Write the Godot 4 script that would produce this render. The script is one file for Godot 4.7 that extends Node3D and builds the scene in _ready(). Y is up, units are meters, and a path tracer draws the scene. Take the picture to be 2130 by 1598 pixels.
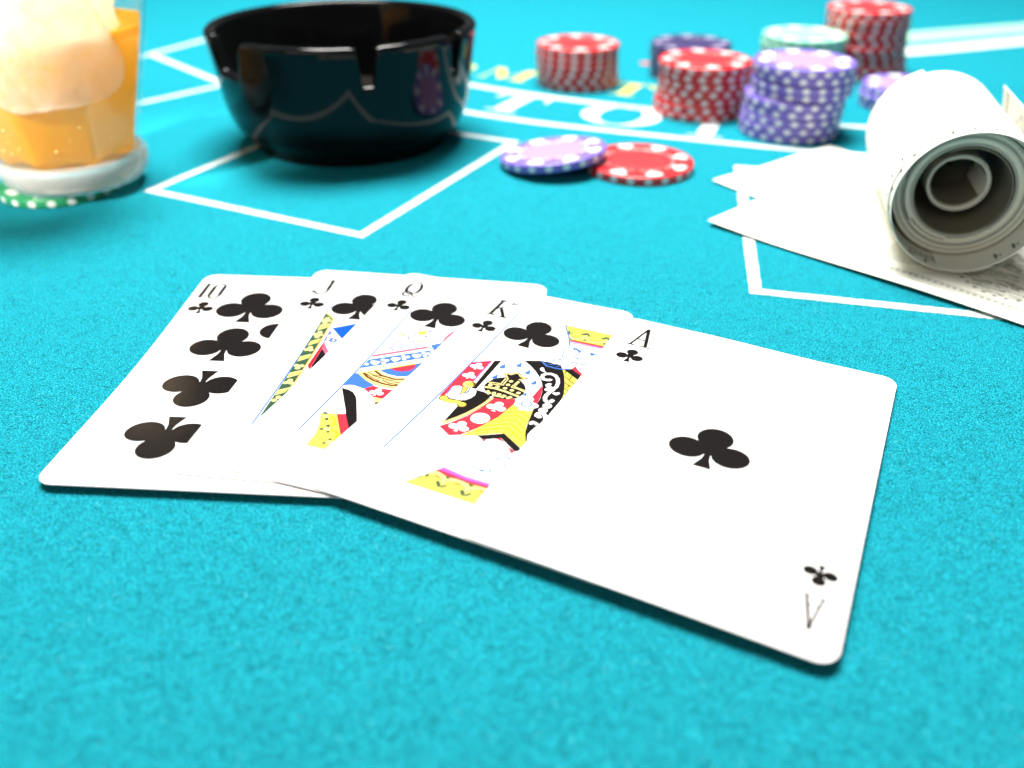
extends Node3D
# A close-up of a card table: a fan of five club cards on printed teal felt, with chips, an ashtray, a drink and a roll of banknotes behind. Lengths below are in millimetres; MM turns them into metres.

const MM := 0.001
var used := {}
var rng := RandomNumberGenerator.new()
var M := {}


func _ready():
	rng.seed = 7
	# --- camera, air, lamps, exposure
	var cam := Camera3D.new(); cam.name = "camera"; add_child(cam)
	cam.position = Vector3(0, 0.10286, 0)
	cam.rotation_degrees = Vector3(-32.895, 0, 0)
	var att := CameraAttributesPhysical.new()
	att.frustum_focal_length = 12.0 / tan(deg_to_rad(48.25) / 2.0)
	att.frustum_focus_distance = 0.186
	att.frustum_near = 0.005; att.frustum_far = 20.0
	att.exposure_aperture = 8.5
	cam.attributes = att
	cam.fov = 48.25; cam.near = 0.005; cam.far = 20.0
	cam.current = true
	var env := Environment.new()
	env.background_mode = Environment.BG_COLOR
	env.background_color = Color(0.095, 0.097, 0.10).linear_to_srgb()
	env.tonemap_mode = Environment.TONE_MAPPER_LINEAR
	env.tonemap_exposure = 1.0
	env.sdfgi_enabled = true; env.ssao_enabled = true; env.ssil_enabled = true
	var we := WorldEnvironment.new(); we.name = "environment"; we.environment = env; add_child(we)
	softbox("key_softbox", Vector3(-0.05, 0.84, -0.52), Vector3(0.0, 0, -0.24), Vector2(0.48, 0.40), 3.55, Color(1.0, 0.985, 0.96))
	softbox("fill_softbox", Vector3(-0.30, 0.42, 0.34), Vector3(0.03, 0.02, -0.25), Vector2(0.5, 0.4), 0.17, Color(1.0, 0.94, 0.88))
	# added spotlight with no visible source, front left, to make the drink glow
	var spot := SpotLight3D.new(); spot.name = "added_drink_spot"; add_child(spot)
	spot.light_energy = 4.2; spot.light_color = Color(1.0, 0.97, 0.92); spot.light_size = 0.03; spot.spot_angle = 3.5; spot.spot_angle_attenuation = 0.9; spot.spot_range = 5.0; spot.spot_attenuation = 2.0; spot.shadow_enabled = true
	spot.look_at_from_position(Vector3(-0.42, 0.42, 0.12), Vector3(-0.157, 0.036, -0.280), Vector3.UP)
	# --- the place and the things
	make_materials()
	felt_table()
	felt_nap()
	cards()
	banknotes()
	ashtray()
	chips()
	drink()
	money_roll()


func softbox(called: String, at: Vector3, aim: Vector3, size: Vector2, energy: float, color: Color):
	var l := AreaLight3D.new(); l.name = called; add_child(l)
	l.area_size = size; l.light_energy = energy; l.light_color = color
	l.area_range = 5.0; l.area_attenuation = 2.0; l.shadow_enabled = true
	l.look_at_from_position(at, aim, Vector3.UP if absf((aim - at).normalized().y) < 0.99 else Vector3.FORWARD)


# ------------------------------------------------------------------ helpers
func numbered(called: String) -> String:
	var n: int = used.get(called, 0); used[called] = n + 1
	return called if n == 0 else "%s_%03d" % [called, n]


func tag(o: Node3D, label: String, category: String, group := "", kind := ""):
	if label: o.set_meta("label", label)
	if category: o.set_meta("category", category)
	if group: o.set_meta("group", group)
	if kind: o.set_meta("kind", kind)


func thing(called: String, at: Vector3, label: String, category: String, group := "") -> Node3D:
	var o := Node3D.new(); o.name = numbered(called); add_child(o); o.position = at * MM
	tag(o, label, category, group); return o


func part(parent: Node, called: String, mesh: Mesh, mat: Material) -> MeshInstance3D:
	var o := MeshInstance3D.new(); o.name = numbered(called) if parent == self else called; o.mesh = mesh
	if mat: o.material_override = mat
	parent.add_child(o, true); return o


# rows: Array of PackedVector3Array (mm), every row as long as the others; closes round when wrap is on
func sheet(st: SurfaceTool, rows: Array, wrap := false, flip := false, uvs: Array = [], group := 0):
	var n: int = rows[0].size()
	st.set_smooth_group(group)
	for i in rows.size() - 1:
		for j in (n if wrap else n - 1):
			var k := (j + 1) % n
			var q := [[i, j], [i, k], [i + 1, j], [i + 1, k]]
			var order := [0, 1, 2, 2, 1, 3] if not flip else [0, 2, 1, 2, 3, 1]
			for w in order:
				if uvs:
					var u: Vector2 = uvs[q[w][0]][q[w][1]]
					if wrap and k == 0 and q[w][1] == 0: u.x += 1.0
					st.set_uv(u)
				st.add_vertex(rows[q[w][0]][q[w][1]] * MM)


func done(st: SurfaceTool) -> ArrayMesh:
	st.index(); st.generate_normals(); return st.commit()


func start() -> SurfaceTool:
	var st := SurfaceTool.new(); st.begin(Mesh.PRIMITIVE_TRIANGLES); return st


# profile: [[radius, height], ...] going up the outside and down the inside
func lathe(profile: Array, n := 96, flip := false, shape = null) -> ArrayMesh:
	var rows := []
	for p in profile:
		var row := PackedVector3Array()
		for j in n:
			var a := TAU * j / n
			var r: float = p[0]; var h: float = p[1]
			if shape != null:
				var s: Vector2 = shape.call(a, r, h); r = s.x; h = s.y
			row.append(Vector3(r * cos(a), h, r * sin(a)))
		rows.append(row)
	var st := start(); sheet(st, rows, true, flip)
	return done(st)


func noise_tex(size: int, freq: float, oct: int, sd: int, ramp: Array = [], normal := false, bump := 4.0) -> NoiseTexture2D:
	var f := FastNoiseLite.new(); f.seed = sd; f.frequency = freq; f.fractal_octaves = oct; f.noise_type = FastNoiseLite.TYPE_SIMPLEX
	var t := NoiseTexture2D.new(); t.width = size; t.height = size; t.seamless = false; t.noise = f; t.as_normal_map = normal; t.bump_strength = bump
	if ramp:
		var g := Gradient.new(); g.offsets = PackedFloat32Array(ramp[0]); g.colors = PackedColorArray(ramp[1]); t.color_ramp = g
	return t


func lin(r: float, g: float, b: float) -> Color:
	return Color(r, g, b).linear_to_srgb()


func mat(color: Color, rough := 0.5, metal := 0.0) -> StandardMaterial3D:
	var m := StandardMaterial3D.new(); m.albedo_color = color; m.roughness = rough; m.metallic = metal; return m


func make_materials():
	var felt := mat(Color.WHITE, 0.95)
	felt.albedo_texture = noise_tex(1536, 0.085, 4, 3, [[0.0, 0.32, 0.5, 0.68, 1.0], [lin(.002, .064, .085), lin(.004, .142, .182), lin(.006, .205, .275), lin(.010, .285, .365), lin(.024, .39, .465)]])
	felt.heightmap_enabled = true; felt.heightmap_scale = 0.02
	felt.heightmap_texture = noise_tex(1536, 0.09, 5, 11)
	felt.metallic_specular = 0.15
	felt.uv1_scale = Vector3(1, 1, 1)
	M.felt = felt
	for it in [["white_print", lin(.62, .70, .70)], ["yellow_print", lin(.60, .62, .12)], ["mint_print", lin(.30, .62, .45)], ["red_print", lin(.5, .12, .12)]]:
		var m := mat(it[1], 0.9); m.metallic_specular = 0.15
		m.heightmap_enabled = true; m.heightmap_scale = 0.03; m.heightmap_texture = felt.heightmap_texture
		m.uv1_triplanar = true; m.uv1_world_triplanar = true; m.uv1_scale = Vector3.ONE * 16.0
		M[it[0]] = m
	M.card_edge = mat(lin(.6, .58, .6), 0.6)
	M.card_back = mat(lin(.45, .05, .08), 0.4)
	M.black_glaze = mat(lin(.004, .0045, .005), 0.05); M.black_glaze.metallic_specular = 0.29


# ------------------------------------------------------------------ the table
func felt_table():
	var st := start()
	var k := 1.0 / 0.075
	var x0 := -0.9; var x1 := 0.9; var z0 := -1.5; var z1 := 0.35
	for p in [[x0, z0], [x1, z0], [x0, z1], [x0, z1], [x1, z0], [x1, z1]]:
		st.set_uv(Vector2(p[0], p[1]) * k); st.set_normal(Vector3.UP); st.add_vertex(Vector3(p[0], 0, p[1]))
	st.generate_tangents()
	var t := part(self, "table_felt", st.commit(), M.felt)
	tag(t, "teal felt of the card table with printed betting layout", "table", "", "structure")
	# betting boxes and curved lines
	var b1 := [Vector2(-122.6, -279.8), Vector2(-45.5, -241.6), Vector2(0.6, -333.4), Vector2(-76.5, -371.6)]
	box_outline(t, b1, 3.3)
	var c := Vector2(-137.5, -423.9); var d1 := Vector2(-0.67, -0.742) * 88; var d2 := Vector2(-0.65, 0.76) * 104
	box_outline(t, [c, c + d1, c + d1 + d2, c + d2], 3.6)
	print_line(t, "layout_line", smooth_path([Vector2(-197, -490), Vector2(-184.4, -515.7), Vector2(-165, -560)]), 4.0, M.white_print)
	var e := Vector2(64.6, -204.2); var f1 := Vector2(0.174, -0.985) * 101; var f2 := Vector2(0.971, 0.239) * 88
	box_outline(t, [e, e + f1, e + f1 + f2, e + f2], 3.3)
	print_line(t, "layout_line", smooth_path([Vector2(-110, -489), Vector2(-60, -450), Vector2(-23.8, -425.5), Vector2(-5.6, -413.5), Vector2(15.1, -401.5), Vector2(39.6, -389.5), Vector2(62.8, -379.4), Vector2(100, -366), Vector2(140, -354.6), Vector2(200, -342), Vector2(280, -335)]), 4.6, M.white_print)
	print_line(t, "layout_line", smooth_path([Vector2(-110, -434), Vector2(-60, -400), Vector2(-22.6, -377.6), Vector2(-7.2, -369.0), Vector2(13.8, -358.5), Vector2(53.1, -343.5), Vector2(71.2, -337.0), Vector2(86.0, -331.6), Vector2(108.2, -323.8), Vector2(134.6, -317.0), Vector2(200, -304), Vector2(280, -296)]), 4.2, M.white_print)
	# wide pale border at the far right
	print_line(t, "border_band", smooth_path([Vector2(193, -488), Vector2(244, -505.5), Vector2(300, -526), Vector2(380, -554)]), 17, M.white_print)
	print_line(t, "border_band", smooth_path([Vector2(190, -519), Vector2(242, -538), Vector2(310, -561), Vector2(400, -590)]), 26, M.mint_print)
	# lettering: white between the curved lines, yellow beyond them
	letter(t, "T", Vector2(-5.5, -377.8), 28.0, 28.5, M.white_print)
	letter(t, "O", Vector2(41.5, -357.0), 21.0, 29.0, M.white_print)
	letter(t, "1", Vector2(76.5, -340.8), 20.0, 25.0, M.white_print)
	letter(t, "R", Vector2(-33, -447), 27.0, 21.0, M.yellow_print)
	letter(t, "M", Vector2(-6.5, -434.5), 27.0, 21.0, M.yellow_print)
	letter(t, "T", Vector2(50.5, -404.5), 26.0, 22.0, M.yellow_print)
	for it in [[Vector2(70.0, -468), 3.2, 0.2]]:
		var row := PackedVector2Array()
		for j in 20: row.append(it[0] + Vector2(cos(TAU * j / 20) * it[1], sin(TAU * j / 20) * it[1] * 1.2))
		flat_shape(t, "printed_spot", row, M.red_print)


# loose wool hairs lying over the weave
func felt_nap():
	var st := start(); var bend := [Vector2(-.5, 0), Vector2(-.18, .10), Vector2(.17, .07), Vector2(.5, -.06)]
	var up := [0.0, 0.10, 0.13, 0.02]
	var a := PackedVector3Array(); var b := PackedVector3Array()
	for i in 4:
		a.append(Vector3(bend[i].x, up[i], bend[i].y - .022)); b.append(Vector3(bend[i].x, up[i] + .012, bend[i].y + .022))
	sheet(st, [a, b])
	var mm := MultiMesh.new(); mm.transform_format = MultiMesh.TRANSFORM_3D; mm.use_colors = true; mm.mesh = done(st)
	var count := 240000; mm.instance_count = count
	for i in count:
		var z := -0.065 - 0.36 * pow(rng.randf(), 1.25); var half := 0.045 + absf(z) * 0.72
		var x := rng.randf_range(-half, half)
		var size := rng.randf_range(0.6, 1.7)
		var t := Transform3D(Basis(Vector3.UP, rng.randf() * TAU).scaled(Vector3(size, rng.randf_range(.5, 1.6), size)), Vector3(x, 0.00003, z))
		mm.set_instance_transform(i, t)
		var k := rng.randf(); var c := Color(.002, .072, .094).lerp(Color(.018, .40, .485), k)
		if k > 0.993: c = Color(.10, .48, .55)
		mm.set_instance_color(i, c)
	var o := MultiMeshInstance3D.new(); o.name = "felt_nap"; o.multimesh = mm
	var m := mat(Color.WHITE, 0.9); m.vertex_color_use_as_albedo = true; m.metallic_specular = 0.15
	o.material_override = m; add_child(o)
	tag(o, "short wool hairs of the teal felt around the cards", "felt", "", "stuff")


func flat_shape(parent: Node, called: String, poly: PackedVector2Array, m: Material, y := 0.12):
	var st := start()
	var idx := Geometry2D.triangulate_polygon(poly)
	for i in range(0, idx.size(), 3):
		var a := poly[idx[i]]; var b := poly[idx[i + 1]]; var c := poly[idx[i + 2]]
		if (b - a).cross(c - a) < 0: var s := b; b = c; c = s
		for p in [a, b, c]:
			st.set_normal(Vector3.UP); st.add_vertex(Vector3(p.x, y, p.y) * MM)
	part(parent, called, st.commit(), m)


func smooth_path(pts: Array, per := 10) -> PackedVector2Array:
	var o := PackedVector2Array()
	for i in pts.size() - 1:
		var a: Vector2 = pts[maxi(i - 1, 0)]; var b: Vector2 = pts[i]; var c: Vector2 = pts[i + 1]; var d: Vector2 = pts[mini(i + 2, pts.size() - 1)]
		for k in per: o.append(b.cubic_interpolate(c, a, d, float(k) / per))
	o.append(pts[-1]); return o


# a printed stripe whose edges waver a little with the nap of the felt
func print_line(parent: Node, called: String, path: PackedVector2Array, width: float, m: Material, y := 0.12):
	var fine := PackedVector2Array()
	for i in path.size() - 1:
		var n := maxi(1, int(path[i].distance_to(path[i + 1]) / 0.7))
		for k in n: fine.append(path[i].lerp(path[i + 1], float(k) / n))
	fine.append(path[-1])
	var r1 := PackedVector3Array(); var r2 := PackedVector3Array()
	for i in fine.size():
		var d := (fine[mini(i + 1, fine.size() - 1)] - fine[maxi(i - 1, 0)]).normalized()
		var nrm := Vector2(-d.y, d.x)
		var a := fine[i] + nrm * (width / 2 + rng.randf_range(-.13, .13)); var b := fine[i] - nrm * (width / 2 + rng.randf_range(-.13, .13))
		r1.append(Vector3(a.x, y, a.y)); r2.append(Vector3(b.x, y, b.y))
	var st := start(); sheet(st, [r1, r2])
	part(parent, called, done(st), m)


func box_outline(parent: Node, c: Array, w: float):
	for i in 4:
		var a: Vector2 = c[i]; var b: Vector2 = c[(i + 1) % 4]; var d := (b - a).normalized() * w / 2
		print_line(parent, "box_line", PackedVector2Array([a + d * (-1.0), b - d]), w, M.white_print)


# serif capitals with thick stems and hairline strokes, lying flat with their feet towards us
func letter(parent: Node, ch: String, foot: Vector2, turn: float, h: float, m: Material):
	var s := h / 28.5; var parts := []
	var bar := func(x0, y0, x1, y1): parts.append(PackedVector2Array([Vector2(x0, y0), Vector2(x1, y0), Vector2(x1, y1), Vector2(x0, y1)]))
	if ch == "T":
		bar.call(-4.0, 1.2, 4.0, 27.0); bar.call(-7.5, 0, 7.5, 1.3); bar.call(-13, 26.9, 13, 28.5)
		parts.append(PackedVector2Array([Vector2(-13, 26.8), Vector2(-13, 20), Vector2(-12, 20), Vector2(-9.5, 26.8)]))
		parts.append(PackedVector2Array([Vector2(13, 26.8), Vector2(9.5, 26.8), Vector2(12, 20), Vector2(13, 20)]))
	elif ch == "1":
		bar.call(-3.8, 1.2, 3.8, 28.5); bar.call(-8, 0, 8, 1.3)
		parts.append(PackedVector2Array([Vector2(-3.9, 28.5), Vector2(-3.9, 26), Vector2(-8.5, 23.5), Vector2(-8.5, 24.6)]))
	elif ch == "O":
		for side in [-1.0, 1.0]:
			var o := PackedVector2Array()
			for k in 33: o.append(Vector2(side * 17.0 * sin(PI * k / 32), 14.2 - 14.8 * cos(PI * k / 32)))
			for k in range(32, -1, -1): o.append(Vector2(side * 9.0 * sin(PI * k / 32), 14.2 - 13.7 * cos(PI * k / 32)))
			parts.append(o)
	elif ch == "M":
		bar.call(8.5, 1.2, 15.5, 28.5); bar.call(5.5, 0, 18.5, 1.3); bar.call(-14.5, 1.2, -13.2, 27.5); bar.call(-18, 0, -10.5, 1.3)
		parts.append(PackedVector2Array([Vector2(-16, 28.5), Vector2(-8.5, 28.5), Vector2(2.2, 7.0), Vector2(-1.5, 0.2)]))
		parts.append(PackedVector2Array([Vector2(8.4, 28.5), Vector2(8.4, 25.5), Vector2(2.3, 7.1), Vector2(0.9, 4.5), Vector2(0.4, 5.0)]))
	elif ch == "R":
		bar.call(-8, 1.2, -1, 27.2); bar.call(-11.5, 0, 2.5, 1.3); bar.call(-11.5, 27.3, 2, 28.5)
		var o := PackedVector2Array()
		for k in 17: o.append(Vector2(2.1 + 9.0 * sin(PI * k / 16), 21.5 + 7.0 * cos(PI * k / 16)))
		for k in range(16, -1, -1): o.append(Vector2(2.1 + 3.0 * sin(PI * k / 16), 21.5 + 5.8 * cos(PI * k / 16)))
		parts.append(o)
		parts.append(PackedVector2Array([Vector2(2, 14.3), Vector2(8, 14.3), Vector2(14, 0), Vector2(7, 0)]))
	var a := deg_to_rad(turn)
	for p in parts:
		var q := PackedVector2Array()
		for v in p:
			var w: Vector2 = v * s
			q.append(foot + Vector2(w.x * cos(a) + w.y * sin(a), w.x * sin(a) - w.y * cos(a)))
		flat_shape(parent, "printed_letter_stroke", q, m)


# ------------------------------------------------------------------ playing cards: the print is rasterised at 32 dots per mm and halved
const CARD := Vector2(63, 88)
const DOT := 32.0
var ink: Image
var turned := false
var C := {}


func at_card(x: float, y: float) -> Vector2:
	return Vector2(CARD.x - x, CARD.y - y) * DOT if turned else Vector2(x, y) * DOT


func raster(pts: PackedVector2Array, col: Color):
	var lo := 1e9; var hi := -1e9
	for p in pts: lo = minf(lo, p.y); hi = maxf(hi, p.y)
	var n := pts.size()
	for y in range(maxi(0, int(lo)), mini(ink.get_height() - 1, int(hi)) + 1):
		var yc := y + 0.5; var xs := []
		for i in n:
			var a := pts[i]; var b := pts[(i + 1) % n]
			if (a.y <= yc) != (b.y <= yc): xs.append(a.x + (yc - a.y) / (b.y - a.y) * (b.x - a.x))
		xs.sort()
		for i in range(0, xs.size() - 1, 2):
			var x0 := int(roundf(xs[i])); var x1 := int(roundf(xs[i + 1]))
			if x1 > x0: ink.fill_rect(Rect2i(x0, y, x1 - x0, 1), col)


func disc(c: Vector2, r: float, col: Color):
	for y in range(int(c.y - r), int(c.y + r) + 1):
		var d := r * r - (y + 0.5 - c.y) * (y + 0.5 - c.y)
		if d > 0:
			var w := sqrt(d)
			ink.fill_rect(Rect2i(int(c.x - w), y, int(c.x + w) - int(c.x - w) + 1, 1), col)


func fill(key: String, a: Array):
	var p := PackedVector2Array()
	for i in range(0, a.size(), 2): p.append(at_card(a[i], a[i + 1]))
	raster(p, C[key])


func line(key: String, w: float, a: Array):
	var r := maxf(w, 0.2) * 1.15 * DOT / 2
	for i in range(0, a.size() - 2, 2):
		var p: Vector2 = at_card(a[i], a[i + 1]); var q: Vector2 = at_card(a[i + 2], a[i + 3])
		var d: Vector2 = (q - p).normalized() * r; var n := Vector2(-d.y, d.x)
		raster(PackedVector2Array([p + n, q + n, q - n, p - n]), C[key])
		if i > 0: disc(p, r, C[key])


func dots(key: String, r: float, a: Array):
	for i in range(0, a.size(), 2): disc(at_card(a[i], a[i + 1]), r * DOT, C[key])


func club(key: String, x: float, y: float, w: float, inverted: bool, lobe := 0.238):
	var s := -1.0 if inverted else 1.0; var k := lobe / 0.238
	for p in [[-0.285, 0.075, 12.0], [0.285, 0.075, -12.0], [0.0, -0.265, 0.0]]:
		var e := []
		for i in 40:
			var a := TAU * i / 40; var t := deg_to_rad(p[2]) * s; var ex := 0.244 * k * w * cos(a); var ey := 0.219 * k * w * sin(a)
			if p[2] == 0.0: ex *= 0.97; ey *= 1.06
			e.append(x + p[0] * w + ex * cos(t) - ey * sin(t)); e.append(y + s * p[1] * w + ex * sin(t) + ey * cos(t))
		fill(key, e)
	# the waist where the lobes meet, then the flared foot
	dots(key, 0.135 * w, [x, y + s * 0.01 * w])
	fill(key, [x - 0.115 * w, y - s * 0.13 * w, x + 0.115 * w, y - s * 0.13 * w, x + 0.065 * w, y - s * 0.03 * w, x + 0.15 * w, y - s * 0.025 * w, x + 0.15 * w, y + s * 0.11 * w, x + 0.035 * w, y + s * 0.09 * w, x + 0.05 * w, y + s * 0.24 * w, x + 0.118 * w, y + s * 0.43 * w, x - 0.118 * w, y + s * 0.43 * w, x - 0.05 * w, y + s * 0.24 * w, x - 0.035 * w, y + s * 0.09 * w, x - 0.15 * w, y + s * 0.11 * w, x - 0.15 * w, y - s * 0.025 * w, x - 0.065 * w, y - s * 0.03 * w])


func arc_pts(cx: float, cy: float, rx: float, ry: float, a0: float, a1: float, n := 16) -> Array:
	var o := []
	for i in n + 1:
		var a := deg_to_rad(lerpf(a0, a1, float(i) / n)); o.append(cx + rx * cos(a)); o.append(cy + ry * sin(a))
	return o


func index_mark(rank: String):
	if rank == "10":
		line("k", .9, [2.6, 5.0, 2.5, 12.6]); line("k", .9, [4.65, 6.6, 4.6, 11.4]); line("k", .9, [7.25, 6.3, 7.2, 11.2])
		line("k", .5, arc_pts(5.95, 6.6, 1.3, 1.5, 180, 360)); line("k", .5, arc_pts(5.9, 11.3, 1.3, 1.45, 0, 180))
		club("k", 4.9, 17.6, 6.5, false, 0.205)
	elif rank == "J":
		line("k", .85, [6.4, 5.7, 6.35, 10.8]); line("k", .5, arc_pts(4.7, 10.8, 1.75, 2.3, 0, 165)); dots("k", .55, [2.95, 12.0]); line("k", .5, [5.5, 5.7, 7.1, 5.6])
		club("k", 4.7, 18.0, 6.4, false, 0.205)
	elif rank == "Q":
		line("k", .5, arc_pts(5.8, 7.6, 1.75, 3.2, 0, 360, 28)); line("k", .8, arc_pts(5.75, 7.6, 1.75, 2.9, 130, 215)); line("k", .8, arc_pts(5.8, 7.8, 1.8, 3.0, -50, 40))
		line("k", .42, [3.7, 9.2, 4.6, 9.3, 5.6, 9.9, 6.6, 11.0, 7.6, 11.8, 8.7, 11.9]); line("k", .5, arc_pts(5.2, 10.8, 1.1, 1.2, 30, 330))
		club("k", 5.9, 17.0, 6.2, false, 0.205)
	elif rank == "K":
		line("k", .8, [3.85, 6.5, 3.65, 13.7]); line("k", .5, [2.8, 6.5, 5.0, 6.4]); line("k", .5, [2.6, 13.8, 4.8, 13.7])
		line("k", .34, [7.3, 6.7, 3.9, 10.9]); line("k", .8, [4.9, 10.0, 7.2, 13.7]); line("k", .5, [6.4, 6.7, 8.0, 6.7]); line("k", .5, [6.2, 13.8, 8.4, 13.9])
		club("k", 5.1, 19.6, 6.3, false, 0.205)
	elif turned:   # the ace's second index drawn smaller, its strokes thinned as if burnt out by glare
		line("k", .36, [5.0, 6.0, 3.9, 12.8]); line("k", .46, [5.0, 6.0, 6.5, 12.8]); dots("k", .5, [5.0, 6.1]); line("k", .22, [4.2, 10.8, 6.1, 10.9])
		line("k", .24, [3.4, 12.9, 4.5, 12.9]); line("k", .24, [5.8, 12.9, 7.2, 12.9])
		club("k", 5.3, 18.0, 5.6, false, 0.205)
	else:
		line("k", .5, [6.7, 4.4, 5.0, 12.3]); line("k", .74, [6.9, 4.4, 8.6, 12.3]); line("k", .36, [5.5, 9.5, 8.0, 9.6]); dots("k", .42, [6.85, 4.3])
		line("k", .36, [4.1, 12.5, 6.2, 12.5]); line("k", .36, [7.4, 12.5, 9.7, 12.6])
		club("k", 6.8, 17.6, 6.4, false, 0.205)


func card_print(rank: String) -> ImageTexture:
	ink = Image.create_empty(int(CARD.x * DOT), int(CARD.y * DOT), false, Image.FORMAT_RGB8)
	ink.fill(C.w)
	turned = false
	if rank == "10":
		for p in [[17.5, 17.0, false], [45.5, 17.0, false], [17.5, 34.6, false], [45.5, 34.6, false], [31.6, 26.2, false]]:
			club("k", p[0], p[1], 16.0, false)
		for p in [[17.7, 52.6], [45.5, 52.6], [17.9, 71.2], [45.5, 71.2]]:
			club("k", p[0], p[1], 16.0, true)
	elif rank == "A":
		club("k", 32.9, 45.0, 14.9, false)
	else:
		for side in [false, true]:
			turned = side
			line("b", .3, [9.9, 72.0, 9.9, 9.6])
			club("k", 17.4, 18.4, 13.4 if rank == "K" else 13.6, false)
		turned = false
		if rank == "J": art_jack()
		elif rank == "Q": art_queen()
		else: art_king()
	for side in [false, true]:
		turned = side
		index_mark(rank)
	turned = false
	ink.resize(int(CARD.x * DOT / 2), int(CARD.y * DOT / 2), Image.INTERPOLATE_LANCZOS)
	return ImageTexture.create_from_image(ink)


func card_height(i: int, x: float, z: float) -> float:
	var g := 1.0 - 0.6 * smoothstep(46, 72, x)
	return 0.55 + 1.7 * (1 - smoothstep(-225, -165, z)) * (1 - smoothstep(0, 40, x)) + 1.25 * smoothstep(-165, -112, z) * (1.0 - 0.6 * smoothstep(10, 66, x)) + 0.25 * i * g


func cards():
	C = {"w": lin(.53, .53, .53), "k": lin(.005, .004, .004), "y": lin(.40, .37, .06), "p": lin(.42, .38, .16), "d": lin(.37, .32, .008), "o": lin(.08, .04, .002), "n": lin(.08, .018, .002),
		"r": lin(.36, .02, .036), "R": lin(.34, .008, .010), "q": lin(.37, .07, .13), "m": lin(.37, .06, .30), "b": lin(.03, .10, .37), "B": lin(.002, .055, .37), "v": lin(.07, .055, .36), "g": lin(.022, .058, .032)}
	var deal := [["10", -53.96, -164.37, 4.0556, "ten of clubs playing card, undermost at the left end of the fan"], ["J", -27.86, -164.88, 8.02, "jack of clubs playing card lying on the ten"],
		["Q", -13.28, -158.89, 19.266, "queen of clubs playing card between jack and king"], ["K", 6.60, -148.93, 25.6375, "king of clubs playing card tucked under the ace"], ["A", 37.54, -133.96, 26.246, "ace of clubs playing card, uncovered on top of the fan"]]
	var grain := noise_tex(512, 0.12, 3, 21)
	for i in deal.size():
		var d: Array = deal[i]
		var yaw := deg_to_rad(d[3]); var ex := Vector3(cos(yaw), 0, sin(yaw)); var ez := Vector3(-sin(yaw), 0, cos(yaw)); var mid := Vector3(d[1], 0, d[2])
		var r := 3.4; var vs := []
		for k in 9: vs.append(r * (1 - cos(PI / 2 * k / 8)))
		for k in 29: vs.append(lerpf(r, CARD.y - r, (k + 1) / 30.0))
		for k in 9: vs.append(CARD.y - r * (1 - cos(PI / 2 * (8 - k) / 8)))
		var top := []; var low := []; var uvs := []; var cols := 27
		for v in vs:
			var e: float = minf(v, CARD.y - v); var inset := 0.0
			if e < r: inset = r - sqrt(maxf(0, r * r - (r - e) * (r - e)))
			var a := PackedVector3Array(); var b := PackedVector3Array(); var u := PackedVector2Array()
			for j in cols:
				var x := lerpf(inset, CARD.x - inset, float(j) / (cols - 1))
				var p: Vector3 = mid + ex * (x - CARD.x / 2) + ez * (v - CARD.y / 2)
				var h := card_height(i, p.x, p.z)
				a.append(p - mid + Vector3(0, h, 0)); b.append(p - mid + Vector3(0, h - 0.21, 0)); u.append(Vector2(x / CARD.x, v / CARD.y))
			top.append(a); low.append(b); uvs.append(u)
		var m := ArrayMesh.new()
		var st := start(); sheet(st, top, false, false, uvs); st.index(); st.generate_normals(); st.commit(m)
		st = start(); sheet(st, low, false, true); st.index(); st.generate_normals(); st.commit(m)
		var ra := PackedVector3Array(); var rb := PackedVector3Array()
		for k in vs.size(): ra.append(top[k][cols - 1]); rb.append(low[k][cols - 1])
		for k in range(cols - 2, -1, -1): ra.append(top[-1][k]); rb.append(low[-1][k])
		for k in range(vs.size() - 2, -1, -1): ra.append(top[k][0]); rb.append(low[k][0])
		for k in range(1, cols - 1): ra.append(top[0][k]); rb.append(low[0][k])
		st = start(); sheet(st, [ra, rb], true); st.index(); st.generate_normals(); st.commit(m)
		var face := mat(Color.WHITE, 0.2); face.albedo_texture = card_print(d[0]); face.texture_repeat = false
		face.heightmap_enabled = true; face.heightmap_texture = grain; face.heightmap_scale = 0.0006
		face.metallic_specular = 0.4
		m.surface_set_material(0, face); m.surface_set_material(1, M.card_back); m.surface_set_material(2, M.card_edge)
		var o := part(self, "playing_card", m, null); o.position = mid * MM
		tag(o, d[4], "playing card", "fan of club cards")


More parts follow.
